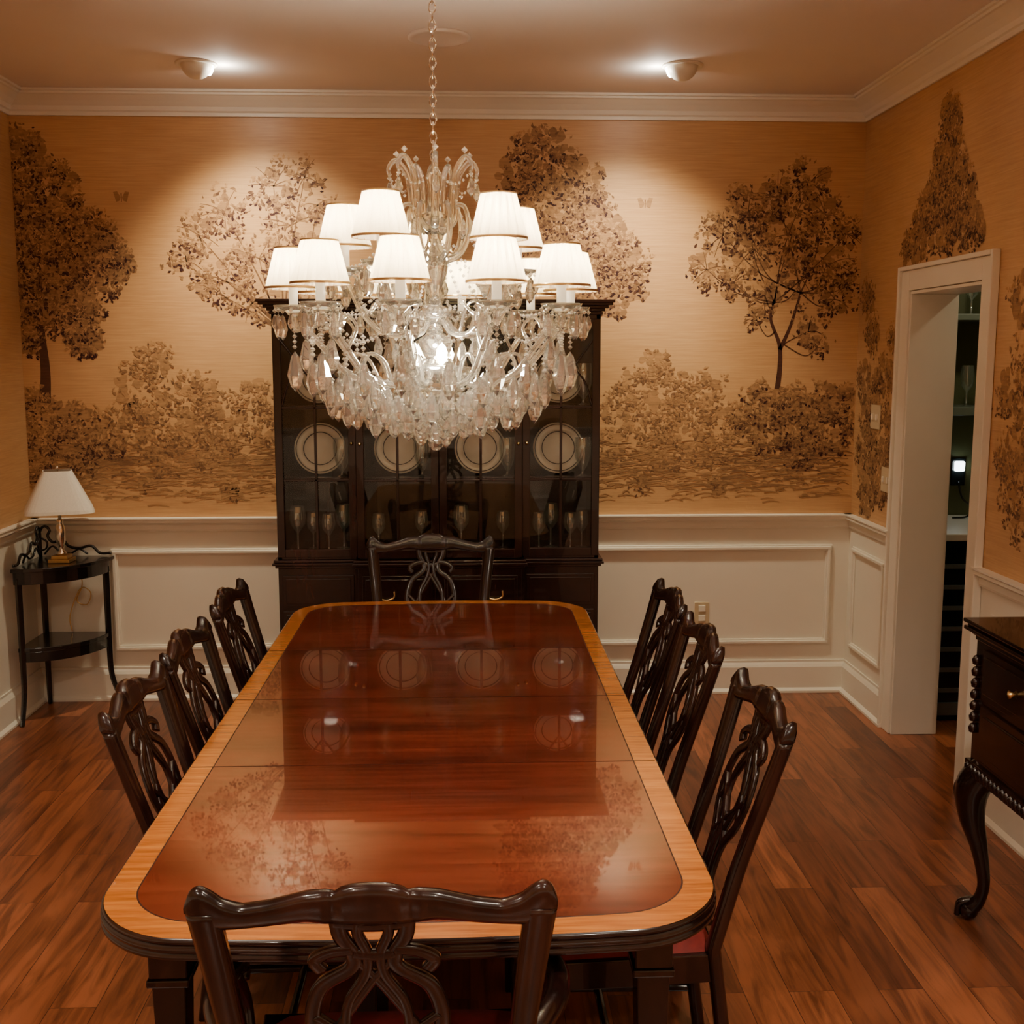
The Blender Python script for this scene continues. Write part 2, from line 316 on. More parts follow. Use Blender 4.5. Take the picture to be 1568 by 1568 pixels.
# ------------------------------------------------------------ mural
def lerp(a,b,t): return tuple(x+(y-x)*t for x,y in zip(a,b))
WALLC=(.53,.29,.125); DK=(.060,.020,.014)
def foliage(m,to3,blobs,dark,seed,lsize=.023,dens=6000,side=1,under=1.0):
    R=random.Random(seed)
    for bx,bz,r in blobs:
        for k in range(int((r*r*1900+9)*under)):
            a=R.random()*2*pi; q=r*math.sqrt(R.random())*.86
            cx,cz=bx+q*math.cos(a),bz+q*math.sin(a)*.95; rr=R.uniform(.018,.040)
            c=lerp(WALLC,DK,dark*R.uniform(.28,.55)); off=.0006+R.random()*.0005
            pts=[]; n=7
            for j in range(n):
                b=2*pi*j/n; s=rr*R.uniform(.6,1.1); pts.append(to3(cx+s*math.cos(b),cz+s*math.sin(b),off))
            m.add(pts,[tuple(range(n))],col=c)
        ncl=max(5,int(r*r*800)); cl=[]
        for k in range(ncl):
            a=R.random()*2*pi; q=r*math.sqrt(R.random())*.95; cl.append((q*math.cos(a),q*math.sin(a),R.uniform(.03,.055)))
        for k in range(int(pi*r*r*dens)):
            if R.random()<.2:
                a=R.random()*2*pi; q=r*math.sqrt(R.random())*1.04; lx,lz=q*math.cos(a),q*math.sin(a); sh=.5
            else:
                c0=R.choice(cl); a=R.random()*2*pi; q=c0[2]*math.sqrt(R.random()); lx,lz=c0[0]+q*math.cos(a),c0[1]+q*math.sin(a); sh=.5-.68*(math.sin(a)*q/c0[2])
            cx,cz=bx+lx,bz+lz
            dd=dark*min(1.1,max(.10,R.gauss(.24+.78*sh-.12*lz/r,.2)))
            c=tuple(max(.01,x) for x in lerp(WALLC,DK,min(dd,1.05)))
            L=lsize*R.uniform(.6,1.25); w=L*.26; th=R.random()*pi
            ux,uz=math.cos(th),math.sin(th); off=.0013+R.random()*.0012
            P=[(cx-ux*L/2,cz-uz*L/2),(cx+uz*w-ux*L*.1,cz-ux*w-uz*L*.1),(cx+ux*L/2,cz+uz*L/2),(cx-uz*w-ux*L*.1,cz+ux*w-uz*L*.1)]
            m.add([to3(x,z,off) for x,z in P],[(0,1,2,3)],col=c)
def stroke(m,to3,pts,w0,w1,dark,off=.0012):
    P=cr(pts,6); n=len(P); v=[]
    for i,(x,z) in enumerate(P):
        a=P[max(i-1,0)];b=P[min(i+1,n-1)]; dx,dz=b[0]-a[0],b[1]-a[1]; l=math.hypot(dx,dz) or 1
        w=(w0+(w1-w0)*i/(n-1))/2
        v+= [to3(x-dz/l*w,z+dx/l*w,off),to3(x+dz/l*w,z-dx/l*w,off)]
    m.add(v,[(2*i,2*i+1,2*i+3,2*i+2) for i in range(n-1)],col=lerp(WALLC,DK,dark))
gx=lambda u:(u-715)*.00318
gz=lambda v:2.86-(v-180)*.00316
def B(l): return [(gx(a),gz(b),c*.0032) for a,b,c in l]
tb=lambda x,z,o:(min(max(x,XL+.003),XR-.003),YB-o,min(max(z,.94),2.85))
def sprays(m,T,hub,dark,w,R):
    for b in T:
        mx_,my_=(hub[0]+b[0])/2+R.uniform(-12,12),(hub[1]+b[1])/2+R.uniform(4,16)
        stroke(m,tb,[(gx(hub[0]),gz(hub[1])),(gx(mx_),gz(my_)),(gx(b[0]),gz(b[1]))],w,.003,dark)
        for k in range(5):
            a=R.random()*2*pi; stroke(m,tb,[(gx(b[0]),gz(b[1])),(gx(b[0]+b[2]*.5*math.cos(a)),gz(b[1]+b[2]*.5*math.sin(a)-3)),(gx(b[0]+b[2]*math.cos(a)),gz(b[1]+b[2]*math.sin(a)))],.005,.002,dark*.9)
m=MB(); RR=random.Random(77)
T1=[(50,240,46),(95,285,44),(35,300,46),(65,345,62),(130,370,58),(70,420,74),(165,400,44),(110,465,54),(35,450,48),(132,510,30),(45,505,30),(195,402,20),(20,380,50),(110,330,40)]
stroke(m,tb,[(gx(66),gz(610)),(gx(70),gz(560)),(gx(66),gz(480)),(gx(70),gz(380))],.06,.02,.95)
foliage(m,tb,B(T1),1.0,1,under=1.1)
foliage(m,tb,B([(60,640,45),(115,655,48),(30,690,50),(95,690,52),(150,675,36),(50,610,26),(10,620,34)]),.92,2)
T2=[(350,322,38),(425,282,38),(472,268,30),(310,355,34),(290,395,28),(350,425,32),(400,390,46),(450,340,44),(490,310,25),(310,428,22),(385,460,28),(450,420,40)]
sprays(m,T2,(435,500),.75,.010,RR)
foliage(m,tb,B(T2),.98,3,dens=3800,under=.14)
foliage(m,tb,B([(235,545,30),(215,590,42),(300,590,38),(270,640,50),(335,640,48),(390,600,28),(400,650,38),(195,640,38),(320,680,40),(240,680,40)]),.74,4,dens=4000,under=.35)
T4=[(835,240,52),(885,275,42),(795,265,36),(850,315,55),(905,305,36),(930,360,46),(960,395,42),(900,410,55),(850,390,55),(972,430,28),(940,460,25),(800,330,45),(790,400,40)]
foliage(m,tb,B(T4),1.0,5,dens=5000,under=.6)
T5=[(1245,272,38),(1195,295,40),(1150,315,40),(1112,352,36),(1088,405,30),(1160,372,44),(1220,350,50),(1270,320,36),(1305,350,28),(1280,395,42),(1238,420,40),(1290,450,26),(1180,445,26),(1130,425,28),(1250,500,25),(1168,482,20),(1310,430,20),(1265,525,18)]
sprays(m,T5[:13:2]+[T5[13]],(1195,455),.9,.008,RR); sprays(m,T5[1:13:2]+[T5[16]],(1236,440),.9,.008,RR)
sprays(m,[T5[14],T5[17]],(1212,520),.9,.007,RR); sprays(m,[T5[15]],(1198,500),.9,.007,RR)
stroke(m,tb,[(gx(1204),gz(590)),(gx(1207),gz(555)),(gx(1205),gz(520)),(gx(1190),gz(480)),(gx(1195),gz(450))],.028,.010,.98)
stroke(m,tb,[(gx(1206),gz(528)),(gx(1222),gz(490)),(gx(1236),gz(440))],.020,.010,.98)
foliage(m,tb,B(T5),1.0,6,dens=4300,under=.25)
foliage(m,tb,B([(1190,615,40),(1245,630,50),(1293,610,34),(1285,655,42),(1190,660,38),(1240,680,36),(1160,640,26)]),.95,7,under=.7)
foliage(m,tb,B([(1085,595,34),(1040,585,30),(1010,555,32),(1000,630,45),(1060,650,50),(1120,645,40),(950,620,28),(975,585,30),(1020,690,35),(1110,690,35),(940,680,30)]),.70,8,dens=4000,under=.35)
R=random.Random(5)
for k in range(2400):
    v=R.triangular(670,772,702); u=R.uniform(15,1318); ln=R.uniform(8,38)
    d=R.uniform(.2,.8)*(1 if (u<200 or u>1100) else .8)*(1-.5*max(0,(v-720)/60))
    dz=R.uniform(-3,3); 
    stroke(m,tb,[(gx(u-ln/2),gz(v)),(gx(u),gz(v-R.uniform(0,4))),(gx(u+ln/2),gz(v+dz))],.009*R.uniform(.5,1),.003,d,.0012+R.random()*.0008)
foliage(m,tb,B([(215,738,14),(345,750,14),(1110,745,14),(990,740,12)]),.8,9)
for u,v in((197,300),(990,305)):
    for s in(-1,1):
        m.add([tb(gx(u+s*a),gz(v-b),.0015) for a,b in((1,0),(6,9),(12,8),(10,1),(8,-7),(3,-5))],[(0,1,2,3,4,5)],col=lerp(WALLC,DK,.4))
    stroke(m,tb,[(gx(u),gz(v-6)),(gx(u),gz(v)),(gx(u),gz(v+7))],.006,.003,.7,.002)
m.obj('wall_back_mural',M_mural,wall_back,fixn=False)
m=MB()
tr=lambda y,z,o:(XR-o,min(y,YB-.003),min(max(z,.94),2.85))
foliage(m,tr,[(4.66,2.72,.07),(4.62,2.64,.10),(4.68,2.54,.12),(4.60,2.45,.15),(4.70,2.40,.15),(4.50,2.34,.14),(4.80,2.32,.15),(4.90,2.24,.12),(4.42,2.25,.11),(4.62,2.27,.14),(5.0,2.2,.09),(4.34,2.2,.07)],.95,11,side=-1,dens=5000)
foliage(m,tr,[(5.25,1.62,.13),(5.4,1.45,.15),(5.22,1.35,.14),(5.45,1.25,.14),(5.25,1.15,.14),(5.5,2.0,.1),(5.42,1.82,.10),(5.5,1.6,.12),(5.15,1.8,.07),(5.4,1.05,.12)],.88,12,side=-1,under=.6,dens=4600)
foliage(m,tr,[(3.95,1.95,.10),(3.85,1.75,.16),(4.0,1.6,.10),(3.8,1.5,.2),(4.0,1.35,.1),(3.85,1.25,.2),(3.7,1.05,.12),(3.75,2.3,.13),(3.6,2.5,.2),(3.7,2.15,.1)],.8,13,side=-1,under=.3,dens=3600)
m.obj('wall_right_mural',M_mural,wall_right,fixn=False)
# ------------------------------------------------------------ ceiling fixtures
WARM=(1,.88,.70)
def eyeball(x,y,sx):
    e=empty('recessed_eyeball_light',(x,y,ZC))
    m=MB(); m.lathe([(.088,0),(.088,-.006),(.075,-.010),(.068,-.004)],40); 
    m.obj('trim_ring',M_trim,e)
    m=MB(); m.lathe([(.066*math.cos(t*pi/16),-.066*math.sin(t*pi/16)) for t in range(0,9)],32,caps=False); m.obj('eyeball',M_trim,e)
    d=Vector((sx*.75,.55,-.2)).normalized()
    q=d.to_track_quat('Z','Y').to_matrix().to_4x4(); q.translation=d*.058
    m=MB(); m.lathe([(.026,0),(.029,.010),(.023,.012),(.0,.010)],24,M=q); m.obj('lamp_face',M_spotglow,e)
    s=light('spot','SPOT',(sx*.10,.02,-.080),145,(1,.88,.63),e,spot_size=math.radians(100),spot_blend=1,shadow_soft_size=.08)
    aim(s,(sx*.06,.36,-.90))
    g=light('spill','POINT',(sx*.105,.02,-.04),2.0,(1,.92,.78),e,shadow_soft_size=.02)
eyeball(-1.14,5.05,1); eyeball(.93,5.0,-1)
m=MB(); m.lathe([(.122,0),(.122,-.008),(.105,-.012),(.10,-.006),(0,-.006)],48,(-.10,4.6,ZC)); m.obj('ceiling_speaker',M_ceil)
for x,y,en in((-1.2,.9,170),(.95,.9,170),(-1.2,-1.0,200),(.95,-1.0,200)):  # out-of-view ceiling downlights, added as fill light for the room
    e=empty('fill_downlight',(x,y,ZC))
    m=MB(); m.lathe([(.085,0),(.085,-.006),(.06,-.006),(.055,.0)],32); m.obj('trim_ring',M_trim,e)
    m=MB(); m.lathe([(.05,-.003),(0,-.003)],24); m.obj('lens',M_spotglow,e)
    s=light('spot','SPOT',(0,0,-.02),en,WARM,e,spot_size=math.radians(150),spot_blend=.8,shadow_soft_size=.06); aim(s,(0,0,-1))
# ------------------------------------------------------------ dining table
TX,TY,TW,TL=-.105,3.10,1.115,2.64
def outline(off,n=14,Rc=.165):
    hw,hl=TW/2-off,TL/2-off; r=max(Rc-off*.8,.03); bow=.035; pts=[]
    for cx,cy,a0 in((hw-r,hl-bow-r,0),(-hw+r,hl-bow-r,90),(-hw+r,-hl+bow+r,180),(hw-r,-hl+bow+r,270)):
        for k in range(n+1):
            a=math.radians(a0+90*k/n); pts.append([cx+r*math.cos(a),cy+r*math.sin(a)])
        if a0 in(0,180):
            s=-1 if a0==180 else 1
            for k in range(1,14): pts.append([s*(hw-r)*(1-2*k/14),s*(hl-bow)])
    out=[]
    for x,y in pts:
        t=max(0,1-(abs(x)/hw)**2); q=(abs(y)/(hl-bow))**6
        out.append((x,y+math.copysign(bow*t*min(1,q),y)))
    return out
tab=empty('dining_table',(TX,TY,0))
o0=outline(0);o1=outline(.053);o2=outline(.056);N=len(o0)
m=MB(); v=[(x,y,.76) for x,y in o0]+[(x,y,.76) for x,y in o1]; m.add(v,[(i,(i+1)%N,N+(i+1)%N,N+i) for i in range(N)]); m.obj('crossbanding',M_border,tab)
m=MB(); v=[(x,y,.76) for x,y in o1]+[(x,y,.76) for x,y in o2]; m.add(v,[(i,(i+1)%N,N+(i+1)%N,N+i) for i in range(N)]); m.obj('stringing',M_groove,tab)
m=MB(); m.add([(x,y,.76) for x,y in o2],[tuple(range(N))]); m.obj('top_field',M_top,tab)
m=MB(); prof=[(0,.76),(-.004,.757),(-.004,.750),(.001,.748),(-.006,.744),(-.006,.737),(0,.735),(-.006,.731),(-.006,.724),(.006,.718),(.03,.716),(.2,.716)]
v=[];f=[]
for j,(o,z) in enumerate(prof):
    for x,y in outline(o): v.append((x,y,z))
for j in range(len(prof)-1):
    for i in range(N): f.append((j*N+i,j*N+(i+1)%N,(j+1)*N+(i+1)%N,(j+1)*N+i))
f.append(tuple((len(prof)-1)*N+i for i in range(N)))
m.add(v,f,True); m.obj('reeded_edge',M_dark,tab)
m=MB()
for y in(-.5,.03,.57): m.bb(-TW/2+.003,TW/2-.003,y-.0017,y+.0017,.7595,.7603)
m.obj('leaf_seams',mat('leaf_seam',(.02,.004,.002),.7,spec=.1,noise=.1),tab)
m=MB()
m.bb(-.46,.46,-1.14,-1.115,.655,.716); m.bb(-.46,.46,1.115,1.14,.655,.716); m.bb(-.46,-.435,-1.14,1.14,.655,.716); m.bb(.435,.46,-1.14,1.14,.655,.716)
for x in(-.447,.447):
    for y in(-1.12,1.12):
        m.taper((x,y,.716),.07,(x,y,.60),.07); m.taper((x,y,.60),.078,(x,y,.585),.078); m.taper((x,y,.585),.062,(x,y,.06),.038); m.taper((x,y,.06),.05,(x,y,0),.04)
m.obj('apron_and_legs',M_dark,tab,.003)
# ------------------------------------------------------------ chairs
def chair(loc,rz,arm=False):
    H=1.0 if arm else .968; hw=.262 if arm else .228
    e=empty('dining_armchair' if arm else 'dining_chair',(loc[0],loc[1],0),rz)
    def mp(x,z,d):
        if z>=.45: y=-.205-(z-.45)*.29
        else: y=-.205-(.45-z)*.13
        y-=.018*max(0,min(1,(z-.6)/.3))*(1-min(1,(x/hw)**2))
        return Vector((x,y+d,z))
    m=MB()
    top=[(0,.008),(.10,.006),(.185,-.002),(.205,-.010),(.225,-.003),(.35,-.007),(.55,-.024),(.70,-.032),(.80,-.024),(.88,-.005),(.93,0),(.97,-.010),(1.0,-.030)]
    bot=[(0,-.066),(.2,-.062),(.35,-.056),(.6,-.066),(.8,-.074),(.9,-.080),(1.0,-.046)]
    def itp(t,s):
        for (a,b),(c,d) in zip(t,t[1:]):
            if s<=c: return b+(d-b)*(s-a)/(c-a)
        return t[-1][1]
    v=[];f=[];K=72
    for i in range(K+1):
        x=-hw+2*hw*i/K; s=abs(x)/hw; zt,zb=H+itp(top,s),H+itp(bot,s); zc,hh=(zt+zb)/2,(zt-zb)/2; th=.015
        if .18<s<.23: th=.0125
        for k in range(10):
            a=2*pi*(k+.5)/10; ca,sa=math.cos(a),math.sin(a)
            v.append(mp(x,zc+hh*math.copysign(abs(sa)**.6,sa),th*math.copysign(abs(ca)**.7,ca)))
    for i in range(K):
        for k in range(10): k2=(k+1)%10; f.append((i*10+k,i*10+k2,(i+1)*10+k2,(i+1)*10+k))
    f.append(tuple(range(10))); f.append(tuple(K*10+k for k in range(10)))
    m.add(v,f,True); m.obj('crest_rail',M_dark,e)
    m=MB()
    for s in(-1,1):
        P=cr([(s*hw*.91,H-.045),(s*hw*.85,.80),(s*hw*.80,.65),(s*.19,.45),(s*.19,.25),(s*.19,0)],8)
        m.ribbon(P,[.050-.012*min(1,i/16) for i in range(len(P))],.032,mp)
    m.obj('stiles_and_rear_legs',M_dark,e)
    m=MB(); zb,zt=.48,H-.05
    def sp(pts,w,t=.014): m.ribbon(cr([(x,zb+(zt-zb)*q) for x,q in pts],7),w,t,mp)
    for s in(-1,1):
        sp([(s*.050,1.01),(s*.046,.93),(s*.030,.86),(s*.034,.80),(s*.080,.72),(s*.096,.58),(s*.082,.45),(s*.045,.33),(s*.036,.2),(s*.044,.08),(s*.062,0)],.025)
        sp([(s*.017,1.01),(s*.022,.94),(s*.010,.86),(s*.014,.77),(s*.040,.66),(s*.046,.54),(s*.028,.42),(s*.012,.33),(s*.012,.15),(s*.02,0)],.017)
        sp([(s*.03,.875),(s*.062,.865),(s*.086,.83),(s*.076,.79)],.021,.016)
        sp([(s*.092,.60),(s*.05,.52),(0,.42),(-s*.045,.32)],.015,.016)
        sp([(s*.08,.47),(s*.04,.62),(0,.76),(-s*.03,.84)],.014,.012)
    m.ribbon(cr([(0,zb),(0,zb+.1),(0,zb+.2)],3),.020,.013,mp)
    sp([(-.058,.985),(0,.975),(.058,.985)],.03); sp([(-.03,.86),(0,.85),(.03,.86)],.022)
    m.box((0,-.21,.465),(.16,.036,.045)); m.obj('splat',M_dark,e)
    m=MB(); fw,bw=(.27,.225) if arm else (.232,.20); yf,yb=.225,-.215
    def trap(x0,x1,z0,z1,y0,y1):
        vv=[(-x0,y0,z0),(x0,y0,z0),(x1,y1,z0),(-x1,y1,z0),(-x0,y0,z1),(x0,y0,z1),(x1,y1,z1),(-x1,y1,z1)]
        m.add(vv,[(0,3,2,1),(4,5,6,7),(0,1,5,4),(1,2,6,5),(2,3,7,6),(3,0,4,7)])
    trap(bw,fw,.375,.44,yb,yf)
    for s in(-1,1):
        m.taper((s*(fw-.024),yf-.024,.40),.046,(s*(fw-.026),yf-.026,0),.038)
        m.tube([(s*(fw-.026),yf-.03,.13),(s*.195,-.235,.13)],.013,6,smooth=False)
    m.tube([(-.21,0,.13),(.21,0,.13)],.012,6,smooth=False)
    m.obj('seat_frame',M_dark,e,.003)
    m=MB(); v=[];f=[];K=12
    for j in range(K+1):
        for i in range(K+1):
            a,b=2*i/K-1,2*j/K-1; w=(bw-.012)+(fw-bw)*(b+1)/2
            h=.038*(max(0,1-a**6)**.5)*(max(0,1-b**6)**.5)
            v.append((a*w,b*(yf-.012)+.0,.438+h))
    for j in range(K):
        for i in range(K): f.append((j*(K+1)+i,j*(K+1)+i+1,(j+1)*(K+1)+i+1,(j+1)*(K+1)+i))
    m.add(v,f,True); m.obj('seat_cushion',M_seat,e)
    if arm:
        m=MB()
        for s in(-1,1):
            P=cr([(s*.215,-.262,.665),(s*.250,-.215,.685),(s*.278,-.14,.678),(s*.290,-.05,.662),(s*.283,.02,.655),(s*.275,.045,.640),(s*.272,.035,.622)],6)
            m.tube(P,[.015+.006*math.sin(pi*i/(len(P)-1)) for i in range(len(P))],10)
            P=cr([(s*.282,.01,.65),(s*.272,.045,.58),(s*.262,.03,.50),(s*.255,.03,.40)],6)
            m.tube(P,.016,10)
        m.obj('arms',M_dark,e)
    return e
for x,y in((-.435,2.60),(-.435,3.09),(-.435,3.665)): chair((x,y),-pi/2)
for x,y in((.325,2.475),(.315,3.10),(.315,3.61)): chair((x,y),pi/2)
chair((-.137,1.865),0,True)
chair((-.15,4.21),pi,True)
# ------------------------------------------------------------ china cabinet
cab=empty('china_cabinet')
X0,X1,X2,X3,X4=-.882,-.51,-.13,.255,.615; CYB=5.574; F1,F2=5.20,5.17
m=MB()
m.bb(X0,X4,F1,CYB,.09,.75); m.bb(X1,X3,F2,F1+.01,.09,.75)
m.bb(X0-.02,X4+.02,F1-.02,CYB,0,.09); m.bb(X1-.015,X3+.015,F2-.02,F1,0,.09)
for dz,o in((.75,.012),(.763,.024),(.776,.018)):
    m.bb(X0-o,X4+o,F1-o,CYB,dz,dz+.012); m.bb(X1-o,X3+o,F2-o,F1,dz,dz+.012)
for a,b,F in((X0,X1,F1),(X1,X2,F2),(X2,X3,F2),(X3,X4,F1)):
    for z0,z1 in((.565,.715),(.13,.545)):
        m.bb(a+.02,b-.02,F-.008,F+.002,z0,z1); m.bb(a+.035,b-.035,F-.014,F+.002,z0+.015,z1-.015)
        if z0<.2: m.bb(a+.09,b-.09,F-.02,F,z0+.07,z1-.07)
m.bb(X0,X0+.022,F1,CYB,.788,1.925); m.bb(X4-.022,X4,F1,CYB,.788,1.925); m.bb(X0,X4,CYB-.012,CYB,.788,1.925)
m.bb(X1-.011,X1+.011,F1,CYB-.02,.788,1.925); m.bb(X3-.011,X3+.011,F1,CYB-.02,.788,1.925)
m.bb(X0,X4,F1,CYB,1.895,1.925); m.bb(X0,X4,F1,CYB,.788,.815)
m.bb(X1,X3,F2,F1+.01,1.87,1.925)
for z in(1.16,1.494): m.bb(X0+.02,X4-.02,F1+.02,CYB-.01,z-.009,z+.009)
for i,(o,z) in enumerate(((.008,1.915),(.018,1.93),(.032,1.943),(.050,1.956),(.058,1.968))):
    m.bb(X0-o,X4+o,F1-o,CYB,z,z+.014); m.bb(X1-o*.6,X3+o*.6,F2-o,F1,z,z+.014)
m.obj('case',M_cab,cab,.0025)
m=MB(); g=MB()
for a,b,F in((X0,X1,F1),(X1,X2,F2),(X2,X3,F2),(X3,X4,F1)):
    s=.036; z0,z1=.80,1.895
    m.bb(a+.002,a+s,F-.004,F+.018,z0,z1); m.bb(b-s,b-.002,F-.004,F+.018,z0,z1)
    m.bb(a+s,b-s,F-.004,F+.018,z0,z0+.038); m.bb(a+s,b-s,F-.004,F+.018,z1-.045,z1)
    c=(a+b)/2; hwid=(b-a)/2-s
    m.bb(c-.006,c+.006,F,F+.012,z0+.03,z1-.04)
    for z in(1.16,1.494): m.bb(a+s,b-s,F,F+.012,z-.005,z+.005)
    for sg in(-1,1):
        P=cr([(c+sg*hwid,1.50),(c+sg*hwid*.72,1.62),(c+sg*.008,1.72),(c-sg*hwid*.0,1.78)],8)
        m.ribbon(P,.009,.010,lambda x,z,d,F=F:Vector((x,F+.006+d,z)))
        P=cr([(c,1.60),(c+sg*hwid*.5,1.70),(c+sg*hwid,1.80)],8)
        m.ribbon(P,.009,.010,lambda x,z,d,F=F:Vector((x,F+.006+d,z)))
    g.add([(a+s,F+.013,z0+.03),(b-s,F+.013,z0+.03),(b-s,F+.013,z1-.04),(a+s,F+.013,z1-.04)],[(0,1,2,3)])
m.obj('glazed_doors',M_cab,cab,.0015); g.obj('glass_panes',M_pane,cab)
m=MB()
for x in(-.377,.125):
    for s in(-1,1): m.lathe([(.009,0),(.011,-.004),(.006,-.012),(.005,-.02)],12,M=Matrix.Translation((x+s*.036,F2-.012,.645))@Matrix.Rotation(-pi/2,4,'X')@Matrix.Scale(-1,4,(0,0,1)))
    m.tube(cr([(x-.036,F2-.028,.645),(x-.034,F2-.032,.618),(x,F2-.034,.606),(x+.034,F2-.032,.618),(x+.036,F2-.028,.645)],6),.0035,8)
for x,F in((X1-.02,F1),(X3+.02,F1),(X1+.020,F2),(X3-.02,F2)):
    m.lathe([(.007,0),(.004,.006),(.008,.014),(.0,.018)],12,M=Matrix.Translation((x,F-.004,1.33))@Matrix.Rotation(pi/2,4,'X'))
m.obj('brass_hardware',M_brass,cab)
def plates(name,zs,size,xs):
    for x in xs:
        e=empty(name,(x,5.37,zs+.001))
        M=Matrix.Translation((0,0,size))@Matrix.Rotation(math.radians(78),4,'X')
        m=MB(); m.lathe([(0,.0),(size*.6,.0),(size*.66,.008),(size,.018),(size*.99,.021),(size*.65,.012),(size*.6,.005),(0,.005)],48,M=M); m.obj('plate',M_plate,e)
        m=MB()
        for r in(size*.62,size*.90): m.lathe([(r,.013 if r<size*.8 else .0200),(r+size*.035,.0165 if r<size*.8 else .0225)],48,M=M,caps=False)
        m.obj('painted_rim',M_platedk,e)
xs=[-.695,-.32,.062,.435]
plates('display_plate',1.169,.122,xs)
plates('display_plate',1.503,.115,[-.695,.435])
def stemware(name,x,y,z,s,kind=0):
    m=MB()
    pr=[(.032,0),(.030,.003),(.006,.008),(.004,.02),(.004,.075),(.012,.085),(.030,.11),(.034,.14),(.028,.185)] if kind==0 else [(.035,0),(.01,.01),(.008,.03),(.03,.06),(.05,.12),(.055,.2),(.05,.24)]
    m.lathe([(r*s,h*s) for r,h in pr],18,(x,y,z),caps=False); return m.obj(name,M_stem)
for i,x in enumerate([-.80,-.735,-.655,-.59,-.42,-.22,-.03,.17,.34,.40,.49,.55]):
    stemware('wine_glass',x,5.29+.06*(i%2),.8155,.95+.2*(i%3==0))
for x in(-.585,.545,-.21,.19): stemware('crystal_goblet',x,5.28,1.1695,.75,1)
for x in(-.585,-.4,.15,.545): stemware('crystal_goblet',x,5.28,1.5035,.8,1)
# ------------------------------------------------------------ corner stand + lamp
st=empty('corner_stand',(XL+.045,YB-.045,0))
def quarter(m,r,z0,z1,n=20,inset=0):
    pts=[(inset,-inset)]+[(inset+ (r)*math.cos(a),-inset-(r)*math.sin(a)) for a in [pi/2*k/n for k in range(n+1)]]
    N=len(pts); v=[(x,y,z0) for x,y in pts]+[(x,y,z1) for x,y in pts]
    m.add(v,[(i,(i+1)%N,N+(i+1)%N,N+i) for i in range(N)]+[tuple(range(N)),tuple(N+i for i in reversed(range(N)))])
m=MB(); quarter(m,.365,.732,.75); quarter(m,.34,.67,.732); quarter(m,.33,.345,.365); quarter(m,.325,.295,.345)
m.obj('tiers',M_black,st,.003)
m=MB()
for (x,y),(dx,dy) in (((.018,-.018),(0,0)),((.325,-.018),(.055,-.0)),((.018,-.325),(.0,-.055))):
    P=cr([(x,y,.70),(x,y,.5),(x,y,.3),(x+dx*.1,y+dy*.1,.15),(x+dx*.7,y+dy*.7,.04),(x+dx,y+dy,.0)],6)
    m.tube(P,[.018-.006*i/(len(P)-1) for i in range(len(P))],4,smooth=False)
m.obj('legs',M_black,st,.002)
m=MB()
fy=lambda x,z,d:Vector((x,-.012+d,z)); fx=lambda y,z,d:Vector((.012+d,-y,z))
for fn in(fy,fx):
    m.ribbon(cr([(.01,.75),(.01,.86),(.035,.90),(.06,.88),(.05,.85),(.075,.82),(.12,.835),(.15,.80),(.2,.79),(.26,.80),(.30,.765),(.355,.765)],6),.013,.012,fn)
    m.ribbon(cr([(.03,.76),(.07,.80),(.11,.77),(.16,.765),(.20,.785),(.24,.76)],6),.009,.010,fn)
    m.ribbon(cr([(.02,.84),(.045,.82),(.04,.79),(.02,.78)],6),.009,.010,fn)
m.obj('fretwork_gallery',M_black,st)
lx,ly=-1.945,5.405
lp=empty('table_lamp',(lx,ly,.751))
m=MB(); m.box((0,0,.009),(.10,.10,.018)); m.box((0,0,.026),(.075,.075,.016)); m.obj('plinth',M_brass,lp,.002)
m=MB(); m.lathe([(.024,.034),(.026,.045),(.012,.055),(.014,.075),(.022,.10),(.025,.14),(.020,.17),(.012,.19),(.016,.2),(.008,.21),(.006,.25),(.006,.44),(.011,.445),(.004,.462)],20); m.obj('stem',M_chrome,lp)
m=MB(); v=[];f=[]; n=32
def sq(h,z):
    out=[]
    for k in range(n):
        a=2*pi*k/n; ca,sa=math.cos(a),math.sin(a); out.append((h*math.copysign(abs(ca)**.35,ca),h*math.copysign(abs(sa)**.35,sa),z))
    return out
v=sq(.158,.245)+sq(.153,.26)+sq(.064,.44)+sq(.060,.44)+sq(.154,.245)
for j in range(4): f+=[(j*n+k,j*n+(k+1)%n,(j+1)*n+(k+1)%n,(j+1)*n+k) for k in range(n)]
m.add(v,f,False,M=Matrix.Rotation(math.radians(20),4,'Z')); m.obj('shade',M_shadelamp,lp)
m=MB(); m.tube(cr([(-1.93,YB-.03,.70),(-1.92,YB-.03,.60),(-1.95,YB-.03,.52),(-1.90,YB-.03,.50),(-1.88,YB-.03,.56),(-1.93,YB-.03,.58),(-1.98,YB-.05,.45),(-1.97,YB-.06,.372)],6),.003,6); m.obj('cord',M_brass,lp).matrix_parent_inverse=Matrix.Translation((-lx,-ly,-.751))
